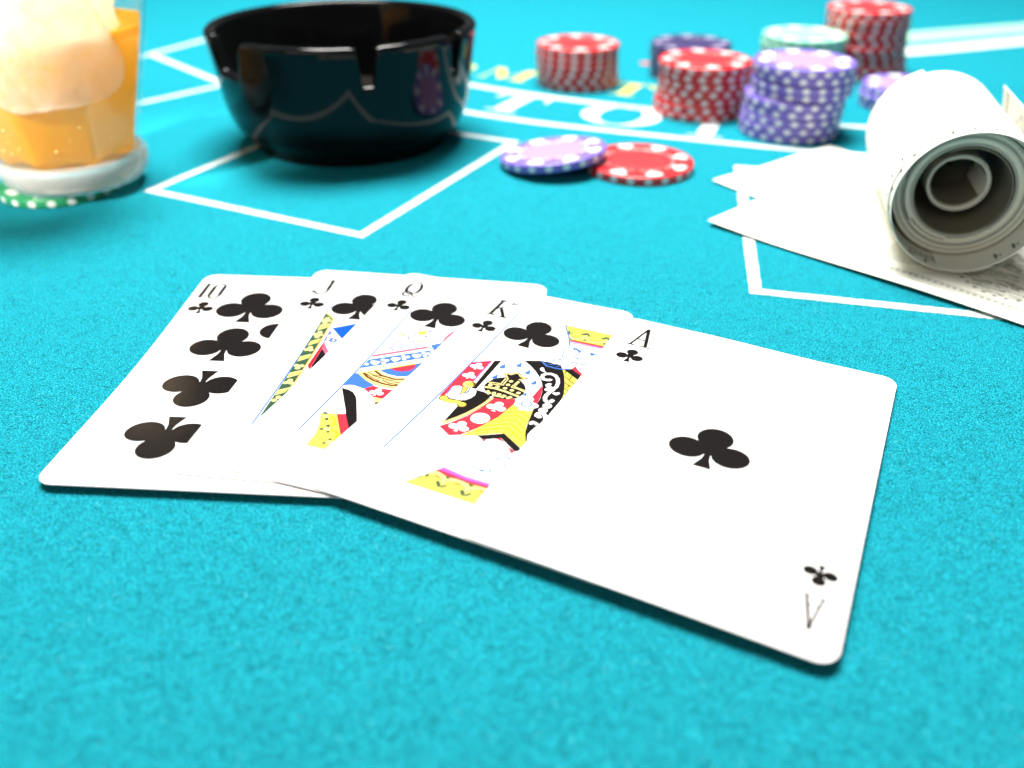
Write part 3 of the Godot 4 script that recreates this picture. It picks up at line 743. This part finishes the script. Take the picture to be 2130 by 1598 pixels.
# ------------------------------------------------------------------ banknotes
func note_texture(sd: int) -> ImageTexture:
	var s := 6.0
	var im := Image.create_empty(int(156 * s), int(66 * s), false, Image.FORMAT_RGB8)
	var base := lin(.72, .72, .64); var pale := lin(.31, .33, .29); var mid := lin(.15, .155, .14); var dark := lin(.07, .07, .065)
	im.fill(base)
	var r := RandomNumberGenerator.new(); r.seed = sd
	var keep := ink; ink = im
	# engraved lines, hatching and an oval from a third of the way along; the end of the note is blank
	for k in 5:
		var o := (5.0 + k * 0.9) * s
		for q in [Rect2i(int(46 * s), int(o), int(104 * s), 2), Rect2i(int(46 * s), int(66 * s - o), int(104 * s), 2)]: ink.fill_rect(q, pale if k % 2 else mid)
	for k in 60:
		var x := (46 + k * 1.72) * s
		for y in [6.2, 57.4]: ink.fill_rect(Rect2i(int(x), int(y * s), int(1.1 * s), int(2.2 * s)), pale)
	for k in 46: ink.fill_rect(Rect2i(int(48 * s), int((14 + k * 0.85) * s), int((12 + 5 * sin(k * .5)) * s), 2), pale if k % 3 else mid)
	for k in 46: ink.fill_rect(Rect2i(int(100 * s), int((14 + k * 0.85) * s), int((22 + 6 * sin(k * .4)) * s), 2), pale if k % 3 else mid)
	for k in 620:
		var an := r.randf() * TAU; var d := sqrt(r.randf())
		var c := Vector2(81 + cos(an) * d * 15, 33 + sin(an) * d * 21) * s
		ink.fill_rect(Rect2i(int(c.x), int(c.y), int(r.randf_range(.6, 3.2) * s), int(r.randf_range(.25, .7) * s)), [mid, mid, pale, pale][r.randi() % 4])
	for k in 36: disc(Vector2(81 + cos(TAU * k / 36) * 16, 33 + sin(TAU * k / 36) * 22) * s, .5 * s, mid)
	# broken letter-like marks along the upper edge
	for k in 26:
		var x := 16.0 + k * 4.9; var y := 3.0
		ink.fill_rect(Rect2i(int(x * s), int(y * s), int(.8 * s), int(r.randf_range(1.4, 2.8) * s)), dark)
		ink.fill_rect(Rect2i(int(x * s), int((y + r.randf_range(0, 1.6)) * s), int(r.randf_range(.9, 2.4) * s), int(.6 * s)), dark)
		if r.randf() < .5: ink.fill_rect(Rect2i(int((x + 1.4) * s), int((y + .3) * s), int(.4 * s), int(1.3 * s)), dark)
	ink = keep
	return ImageTexture.create_from_image(im)


func banknotes():
	var paper := mat(Color.WHITE, 0.75); paper.albedo_texture = note_texture(5); paper.texture_repeat = false
	paper.backlight_enabled = true; paper.backlight = Color(.15, .15, .13)
	M.note = paper
	var lay := [["banknote", Vector2(69.4, -287.6), Vector2(121.0, -326.2), 0.25, "pale banknote lying flat, the rear of two under the money roll"],
		["banknote", Vector2(60.4, -249.3), Vector2(107.2, -296.0), 0.75, "pale banknote lying flat in front, its long edge facing the ace"]]
	for d in lay:
		var c: Vector2 = d[1]; var across: Vector2 = (d[2] - c).normalized(); var along := Vector2(-across.y, across.x)
		var top := []; var low := []; var uvs := []
		for i in 41:
			var a := PackedVector3Array(); var b := PackedVector3Array(); var u := PackedVector2Array()
			for j in 19:
				var x := 156.0 * i / 40; var y := 66.0 * j / 18
				var p := along * x + across * y
				var h: float = d[3] + 0.12 + 0.55 * pow(1 - minf(1, x / 30.0), 2) * (0.6 + 0.4 * cos(y * .12)) + 0.25 * (1 + sin(x * .075 + y * .05 + d[3] * 4)) * (0.35 if d[3] < .5 else 1.0)
				a.append(Vector3(p.x, h, p.y)); b.append(Vector3(p.x, h - 0.11, p.y)); u.append(Vector2(x / 156, 1.0 - y / 66))
			top.append(a); low.append(b); uvs.append(u)
		var st := start()
		sheet(st, top, false, true, uvs, 0); sheet(st, low, false, false, uvs, 1)
		var ra := PackedVector3Array(); var rb := PackedVector3Array(); var ru := PackedVector2Array()
		for j in 19: ra.append(top[0][j]); rb.append(low[0][j])
		for i in range(1, 41): ra.append(top[i][18]); rb.append(low[i][18])
		for j in range(17, -1, -1): ra.append(top[40][j]); rb.append(low[40][j])
		for i in range(39, 0, -1): ra.append(top[i][0]); rb.append(low[i][0])
		for k in ra.size(): ru.append(Vector2(.01, .01))
		sheet(st, [ra, rb], true, true, [ru, ru], 2)
		var o := part(self, d[0], done(st), paper); o.position = Vector3(c.x, 0, c.y) * MM
		tag(o, d[4], "banknote", "banknotes lying on the felt")


func ribbon(parent: Node, called: String, r0: float, r1: float, phi0: float, phi1: float, front: float, length: float, thick: float, m: Material, flare := 0.0, squash := 1.0):
	var n := maxi(8, int(absf(phi1 - phi0) / 4.0)); var dirs := [Vector3(0.9687, 0, 0.2480), Vector3.UP, Vector3(0.2480, 0, -0.9687)]
	var outer := []; var inner := []; var uo := []; var run := 0.0; var prev := Vector3.ZERO
	for i in n + 1:
		var t := float(i) / n; var phi := deg_to_rad(lerpf(phi0, phi1, t)); var r := lerpf(r0, r1, t)
		var f := maxf(0.0, (t - 0.86) / 0.14); r += flare * f * f
		var c := Vector3.ZERO
		for side in 2:
			var rr := r - side * thick
			var p: Vector3 = dirs[0] * rr * cos(phi) + dirs[1] * rr * sin(phi) * squash
			if side == 0:
				if i > 0: run += p.distance_to(prev)
				prev = p
			var row := PackedVector3Array(); var u := PackedVector2Array()
			for j in 9:
				var w := front + length * j / 8.0
				row.append(p + dirs[2] * w); u.append(Vector2(fmod(run / 156.0, 1.0) * .98 + .01, 0.01 + .98 * j / 8.0))
			if side == 0: outer.append(row); uo.append(u)
			else: inner.append(row)
	var st := start()
	sheet(st, outer, false, true, uo, 0); sheet(st, inner, false, false, uo, 1)
	for e in [0, 8]:
		var a := PackedVector3Array(); var b := PackedVector3Array(); var z := PackedVector2Array()
		for i in n + 1: a.append(outer[i][e]); b.append(inner[i][e]); z.append(Vector2(.3, .003))
		sheet(st, [a, b], false, e == 8, [z, z], 2 + e)
	for e in [0, n]:
		var z := PackedVector2Array()
		for j in 9: z.append(Vector2(.3, .003))
		sheet(st, [outer[e], inner[e]], false, e == 0, [z, z], 20 + e)
	part(parent, called, done(st), m)


func money_roll():
	var roll := thing("money_roll", Vector3(118.8, 21.2, -212.5), "thick roll of banknotes lying on the flat banknotes, open end towards us", "money roll")
	var inside := mat(lin(.15, .14, .10), 0.8)  # paper colour darkened to paint in the shade inside the roll
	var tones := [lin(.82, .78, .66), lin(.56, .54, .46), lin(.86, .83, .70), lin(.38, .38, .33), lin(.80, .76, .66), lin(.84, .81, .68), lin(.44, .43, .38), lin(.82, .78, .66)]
	ribbon(roll, "rolled_banknote", 18.55, 19.05, -100, 300, -1.0, 66, 0.22, M.note)
	ribbon(roll, "rolled_banknote", 19.15, 19.7, -250, 40, 3.2, 65, 0.22, M.note, 3.6)
	ribbon(roll, "rolled_banknote", 6.5, 0.8, 0, 2500, 32.0, 22, 0.25, inside)  # added coil deep in the roll, there to block light from behind
	# the packed turns, each pair of turns a note that has slid a little in or out
	for k in 7:
		var r := 17.7 - k * 0.74
		var m := mat(tones[k], 0.85)
		ribbon(roll, "rolled_banknote", r, r - 0.74, 30 + k * 47, 30 + k * 47 + 720, 8.0 + rng.randf_range(-.35, .35) + k * .12, 60, 0.26, m)
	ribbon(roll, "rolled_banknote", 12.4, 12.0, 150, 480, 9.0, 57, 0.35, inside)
	for k in 2:
		ribbon(roll, "rolled_banknote", 8.2 - k * .5, 7.75 - k * .5, 40 + k * 80, 760 + k * 80, 15.5 + k * .5, 54, 0.18, mat(tones[(k * 3 + 1) % 8], 0.85), 0.0, 0.97)
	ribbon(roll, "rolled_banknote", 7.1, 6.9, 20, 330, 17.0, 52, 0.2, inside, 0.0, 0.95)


# ------------------------------------------------------------------ ashtray
func ashtray():
	var tray := thing("ashtray", Vector3(-63.0, 0, -340), "round glossy black ashtray with notched rim between the drink and the chips", "ashtray")
	var n := 1440; var top := 43.5
	# outer side from the foot up, over the rim, down the inside; the height of the rim depends on the angle
	var notches := [[71.5, 3.0, 12.4, 1.3], [137.0, 10.5, 11.0, 4.0], [28.0, 3.2, 12.4, 1.4]]
	var rows := []
	var prof := [[0.0, 4.2], [0.06, 4.5], [0.16, 5.6], [0.26, 8.0], [0.36, 11.5], [0.5, 18.0], [0.62, 24.0]]
	var steps := []
	for p in [[0, 0.0], [34, 0.0], [37.2, 0.25], [37.9, 0.9], [38.2, 3.4], [38.6, 4.3], [39.6, 5.0], [41.4, 6.3], [43.0, 8.2], [44.3, 10.5], [45.3, 13.0], [46.0, 15.4], [46.6, 18.0]]: steps.append([p[0], p[1], 0])
	for k in 14: steps.append([0, float(k + 1) / 15.0, 1])         # outer wall
	for k in 17: steps.append([0, float(k) / 16.0, 2])             # rounded rim
	for k in 14: steps.append([0, float(k + 1) / 15.0, 3])         # inner wall
	for p in [[40.8, 14.0], [39.6, 10.0], [37.5, 7.6], [34, 6.6], [25, 6.2], [12, 6.1], [0, 6.0]]: steps.append([p[0], p[1], 0])
	var tops := PackedFloat32Array()
	for j in n:
		var deg := 360.0 * j / n; var drop := 0.0
		for q in notches:
			var s: float = absf(wrapf(deg - q[0], -180, 180)) * PI / 180 * 48.5
			var w: float = q[1]
			drop = maxf(drop, q[2] * (1.0 - smoothstep(w - q[3], w + 0.7, s)) + 0.55 * (1.0 - smoothstep(w, w + 3.0, s)))
		tops.append(top - drop)
	for s in steps:
		var row := PackedVector3Array()
		for j in n:
			var a := TAU * j / n; var r: float = s[0]; var h: float = s[1]; var rim := tops[j]; var rr := 1.9
			var outer_r := func(y): return 46.6 + (y - 18.0) * 0.135
			var inner_r := func(y): return 41.0 + (y - 14.0) * 0.155
			if s[2] == 1: h = lerpf(18.0, rim - rr, s[1]); r = outer_r.call(h)
			elif s[2] == 2:
				var ro: float = outer_r.call(rim - rr); var ri: float = inner_r.call(rim - rr)
				var c := (ro + ri) / 2; var half := (ro - ri) / 2; var t: float = PI * s[1]
				r = c + half * cos(t); h = rim - rr + rr * sin(t)
			elif s[2] == 3: h = lerpf(rim - rr, 14.0, s[1]); r = inner_r.call(h)
			row.append(Vector3(r * cos(a), h, r * sin(a)))
		rows.append(row)
	var st := start(); sheet(st, rows, true)
	part(tray, "bowl", done(st), M.black_glaze)


# ------------------------------------------------------------------ chips
var chip_kinds := {}


func chip_textures(body: Color, spot: Color, dash: Color) -> Array:
	var keep := ink
	ink = Image.create_empty(2048, 64, false, Image.FORMAT_RGB8); ink.fill(body)
	for k in 20: disc(Vector2(2048 * (k + .5) / 20.0, 32), 22, spot)
	var side := ImageTexture.create_from_image(ink)
	ink = Image.create_empty(1024, 1024, false, Image.FORMAT_RGB8); ink.fill(body)
	var s := 1024 / 40.0; var c := Vector2(512, 512)
	for k in 16:
		var a := TAU * (k + .5) / 16
		for q in range(-4, 5): disc(c + Vector2.from_angle(a + q * .018) * 12.3 * s, .62 * s, dash)
	for k in 8:
		var a := TAU * k / 8
		disc(c + Vector2.from_angle(a) * 15.7 * s, 2.15 * s, spot)
		for q in [-1.0, 1.0]: disc(c + Vector2.from_angle(a + q * .085) * 16.2 * s, 1.7 * s, spot)
		disc(c + Vector2.from_angle(a) * 13.0 * s, 0.9 * s, spot)
	var face := ImageTexture.create_from_image(ink)
	ink = keep
	return [side, face]


func make_chip_kind(key: String, body: Color, spot: Color, dash: Color, inlay: Color):
	var tex := chip_textures(body, spot, dash)
	var ms := mat(Color.WHITE, 0.34); ms.albedo_texture = tex[0]; ms.metallic_specular = 0.5
	var mf := mat(Color.WHITE, 0.34); mf.albedo_texture = tex[1]; mf.texture_repeat = false
	var mi := mat(inlay, 0.38)
	var m := ArrayMesh.new()
	var prof := [[18.75, 0.0], [19.2, 0.1], [19.45, 0.35], [19.5, 0.7], [19.5, 2.4], [19.45, 2.75], [19.2, 3.0], [18.75, 3.1]]
	var n := 80; var rows := []; var uvs := []
	for p in prof:
		var row := PackedVector3Array(); var u := PackedVector2Array()
		for j in n: var a := TAU * j / n; row.append(Vector3(p[0] * cos(a), p[1], p[0] * sin(a))); u.append(Vector2(float(j) / n, p[1] / 3.1))
		rows.append(row); uvs.append(u)
	var st := start(); sheet(st, rows, true, false, uvs); st.index(); st.generate_normals(); st.commit(m)
	rows = []; uvs = []
	for p in [[18.75, 3.1], [15.0, 3.1], [11.7, 3.1], [11.5, 2.92]]:
		var row := PackedVector3Array(); var u := PackedVector2Array()
		for j in n + 1: var a := TAU * j / n; row.append(Vector3(p[0] * cos(a), p[1], p[0] * sin(a))); u.append(Vector2(.5 + p[0] * cos(a) / 40, .5 + p[0] * sin(a) / 40))
		rows.append(row); uvs.append(u)
	st = start(); sheet(st, rows, false, false, uvs); st.index(); st.generate_normals(); st.commit(m)
	rows = []
	for p in [[0.01, 0.0], [18.75, 0.0]]:
		var row := PackedVector3Array()
		for j in n: var a := TAU * j / n; row.append(Vector3(p[0] * cos(a), p[1], p[0] * sin(a)))
		rows.append(row)
	st = start(); sheet(st, rows, true); st.index(); st.generate_normals(); st.commit(m)
	m.surface_set_material(0, ms); m.surface_set_material(1, mf); m.surface_set_material(2, mat(body, .5))
	var il := lathe([[11.52, 2.92], [11.3, 2.98], [6, 3.0], [0.01, 3.0]], n)
	il.surface_set_material(0, mi)
	chip_kinds[key] = [m, il]


func chip(kind: String, at: Vector3, turn: float, label: String, group: String) -> Node3D:
	var o := thing("poker_chip", at, label, "poker chip", group)
	part(o, "body", chip_kinds[kind][0], null); part(o, "inlay", chip_kinds[kind][1], null)
	o.rotation.y = turn
	return o


func stack(kind: String, colour: String, x: float, z: float, count: int, lean: Array, where: String, group: String):
	var names := ["bottom", "second", "third", "fourth", "fifth", "sixth", "seventh", "eighth", "ninth", "tenth", "eleventh"]
	for k in count:
		var off: Vector2 = lean[mini(k, lean.size() - 1)] if lean else Vector2.ZERO
		var pos: String = "top" if k == count - 1 else ("bottom" if k == 0 else names[k] + " from bottom")
		var turn := (0.157 if k % 2 else 0.0) * float(rng.randi() % 2) + rng.randf_range(-.05, .05)
		chip(kind, Vector3(x + off.x + rng.randf_range(-.35, .35), k * 3.1, z + off.y + rng.randf_range(-.35, .35)), turn, "%s chip, %s of stack %s" % [colour, pos, where], group)


func chips():
	make_chip_kind("red", lin(.50, .016, .022), lin(.62, .60, .60), lin(.52, .18, .18), lin(.50, .022, .028))
	make_chip_kind("purple", lin(.15, .105, .46), lin(.66, .66, .70), lin(.52, .46, .62), lin(.36, .20, .43))
	make_chip_kind("green", lin(.02, .24, .10), lin(.64, .66, .64), lin(.4, .55, .45), lin(.04, .28, .13))
	make_chip_kind("mint", lin(.20, .56, .39), lin(.70, .72, .70), lin(.5, .65, .56), lin(.2, .55, .38))
	make_chip_kind("dark", lin(.03, .022, .10), lin(.30, .28, .40), lin(.12, .1, .2), lin(.03, .025, .09))
	stack("red", "red", 31.3, -427, 6, [Vector2(.3, 0), Vector2(-.2, .3), Vector2(.1, .2), Vector2(-.3, .3), Vector2(-.2, -.2), Vector2(.2, .2)], "standing alone behind the curved lines", "red chips of the left stack")
	stack("red", "red", 82, -379, 7, [Vector2(-1.2, 1.0), Vector2(-.6, .8), Vector2(.3, 0), Vector2(.6, -.2), Vector2(.6, 0), Vector2(.4, 0), Vector2(-.6, .6)], "touching the tall purple stack", "red chips of the middle stack")
	stack("purple", "purple", 112.3, -349, 9, [Vector2(-.5, .6), Vector2(-.9, .3), Vector2(-.4, .2), Vector2(-.1, .2), Vector2(.2, .2), Vector2(2.0, -.4), Vector2(2.2, -.2), Vector2(2.2, 0), Vector2(1.8, .6)], "beside the money roll", "purple chips of the tall stack")
	stack("red", "red", 175.0, -447, 10, [Vector2(1.5, .6), Vector2(.6, .5), Vector2(.2, -.3), Vector2(-.5, 0), Vector2(-1.2, .4), Vector2(-1.3, -.2), Vector2(-1.6, 0), Vector2(-1.4, .3), Vector2(-2.0, 0), Vector2(-1.8, 0)], "farthest back by the pale border", "red chips of the far stack")
	stack("purple", "purple", 173.5, -386.5, 3, [Vector2(.4, 0), Vector2(-.4, .2), Vector2(.3, 0)], "half hidden behind the money roll", "purple chips of the low stack")
	stack("mint", "pale green", 138.5, -432, 7, [Vector2(0, 0), Vector2(.4, .3)], "behind the tall purple stack", "green chips of the rear stack")
	stack("dark", "dark violet", 88, -443, 5, [Vector2(0, 0), Vector2(-.3, .2)], "behind the middle red stack", "dark chips of the rear stack")
	# two loose chips in front: the purple one leans on the red one
	chip("red", Vector3(45.8, 0, -303.0), 0.2, "loose red chip lying flat on the felt under the leaning purple one", "")
	var p := chip("purple", Vector3(14.5, 0, -305.5), 0.35, "loose purple chip leaning on the edge of the loose red one", "")
	var up := Vector3(-0.118, 0.991, -0.06).normalized()
	var bx := Vector3(1, 0, 0).slide(up).normalized()
	p.basis = Basis(bx, up, bx.cross(up)) * Basis(Vector3.UP, 0.35)
	p.position = Vector3(15.2, 2.6, -306.0) * MM
	chip("green", Vector3(-153.3, 0, -282.1), 0.1, "green chip lying under the glass of amber drink", "")


# ------------------------------------------------------------------ the drink
func drink():
	var t := thing("drink_glass", Vector3(-148.3, 3.15, -285.2), "faceted tumbler of amber drink with ice, standing on the green chip", "glass")
	var facet := func(a: float, r: float, h: float) -> Vector2:
		var w := smoothstep(7.0, 12.0, h) * (1.0 - smoothstep(55.0, 66.0, h)); var seg := TAU / 8
		var d := fposmod(a - deg_to_rad(92), seg) - seg / 2
		return Vector2(r * lerpf(1.0, 1.03 * cos(seg / 2) / cos(d), w * 0.8), h)
	var wall := mat(Color(1, 1, 1, 0.004), 0.02); wall.transparency = BaseMaterial3D.TRANSPARENCY_ALPHA
	part(t, "glass_wall", lathe([[23.7, 8.5], [23.7, 12], [24.4, 17], [26.6, 24], [28.2, 30], [30.6, 38], [33.0, 46], [35.3, 56], [37.0, 66], [38.6, 80], [38.9, 84], [38.5, 84.6], [37.9, 84.2], [37.4, 80]], 128, false, facet), wall)
	part(t, "glass_wall_inside", lathe([[22.4, 11], [22.8, 15], [24.0, 20], [26.2, 27], [28.8, 36], [31.3, 45], [33.6, 56], [35.4, 66], [37.2, 80], [37.4, 84.2]], 128, false, facet), wall)
	var fizz := start(); var ball := SphereMesh.new(); ball.radius = 1.0; ball.height = 2.0; ball.radial_segments = 10; ball.rings = 6
	for k in 46:
		var h := rng.randf_range(12, 34); var a := rng.randf_range(.1, PI - .1); var r := lerpf(21.2, 27.0, (h - 12) / 22.0) - rng.randf() * .4
		fizz.append_from(ball, 0, Transform3D(Basis.IDENTITY.scaled(Vector3.ONE * rng.randf_range(.12, .42) * MM), Vector3(r * cos(a), h, r * sin(a)) * MM))
	var bub := mat(lin(1.0, .80, .35), 0.1)
	var fz := part(t, "bubbles", fizz.commit(), bub); fz.set_meta("kind", "stuff")
	var thick := mat(Color(.97, .98, .97, 0.28), 0.04); thick.refraction_enabled = true; thick.refraction_scale = 0.05; thick.transparency = BaseMaterial3D.TRANSPARENCY_ALPHA  # whitish body stands in for light gathered in the glass base
	part(t, "glass_base", lathe([[0.01, 1.2], [15, 1.1], [18.5, 0.3], [20.3, 0.1], [21.6, 0.5], [22.7, 1.9], [23.4, 3.8], [23.7, 6.0], [23.65, 8.5], [22.0, 9.6], [21.0, 8.6], [17.0, 7.6], [0.01, 7.4]], 128), thick)
	var amber := mat(Color(lin(1.0, .41, .001), 0.74), 0.05); amber.refraction_enabled = true; amber.refraction_scale = 0.033; amber.transparency = BaseMaterial3D.TRANSPARENCY_ALPHA
	amber.backlight_enabled = true; amber.backlight = Color(1.0, .9, .6); amber.subsurf_scatter_enabled = true; amber.subsurf_scatter_strength = 0.35
	var scallop := func(a: float, r: float, h: float) -> Vector2:
		var v: Vector2 = facet.call(a, r, h + 4.0); var seg := TAU / 8; var d := absf(fposmod(a - deg_to_rad(92), seg) - seg / 2) / (seg / 2)
		return Vector2(v.x, h + (0.7 - 1.6 * d * d) * (1.0 - smoothstep(9.0, 16.0, h)))
	part(t, "amber_drink", lathe([[0.01, 8.3], [14, 8.6], [18.9, 9.2], [20.6, 10.2], [21.6, 12.0], [22.2, 15.0], [23.4, 20], [25.6, 27], [28.2, 36], [30.7, 45], [31.8, 49.0], [31.2, 48.6], [30, 48.3], [0.01, 48.2]], 128, false, scallop), amber)
	var ice := mat(Color(1, 1, 1, 0.5), 0.04); ice.refraction_enabled = true; ice.refraction_scale = 0.031; ice.transparency = BaseMaterial3D.TRANSPARENCY_ALPHA
	ice.backlight_enabled = true; ice.backlight = Color(1, .97, .9)
	ice.albedo_texture = noise_tex(512, 0.02, 4, 31, [[0.0, 0.34, 0.5, 1.0], [lin(.98, .88, .58), lin(.98, .95, .80), lin(.98, .98, .96), lin(.98, .98, .98)]])
	ice.uv1_triplanar = true; ice.uv1_scale = Vector3(9, 9, 9)
	ice.heightmap_enabled = true; ice.heightmap_texture = noise_tex(512, 0.05, 4, 33); ice.heightmap_scale = 0.03
	var f := FastNoiseLite.new(); f.frequency = 0.06
	for it in [[Vector3(9, 47, 13), Vector3(19, 18, 20), Vector3(.05, .2, .08)], [Vector3(-17, 48, 9), Vector3(13.5, 20, 18), Vector3(-.08, .5, .12)], [Vector3(2, 55, -14), Vector3(16, 14, 13), Vector3(.1, .2, -.3)]]:
		var rows := []
		for i in 41:
			var row := PackedVector3Array(); var th := PI * i / 40.0
			for j in 80:
				var ph := TAU * j / 80; var d := Vector3(sin(th) * cos(ph), -cos(th), sin(th) * sin(ph))
				var k := pow(pow(absf(d.x), 5.0) + pow(absf(d.y), 5.0) + pow(absf(d.z), 5.0), -0.2)
				var p: Vector3 = d * k * it[1]
				p += d * f.get_noise_3dv(p * 2.0 + it[0]) * 0.6
				p = Basis.from_euler(it[2]) * p + it[0]
				# the melting faces have taken the curve of the glass
				var reach := lerpf(27.2, 32.6, clampf((p.y - 30.0) / 16.0, 0, 1.6)); var flat := Vector2(p.x, p.z)
				if flat.length() > reach: flat = flat.normalized() * reach; p = Vector3(flat.x, p.y, flat.y)
				row.append(p)
			rows.append(row)
		var st := start(); sheet(st, rows, true)
		part(t, "ice_cube", done(st), ice)
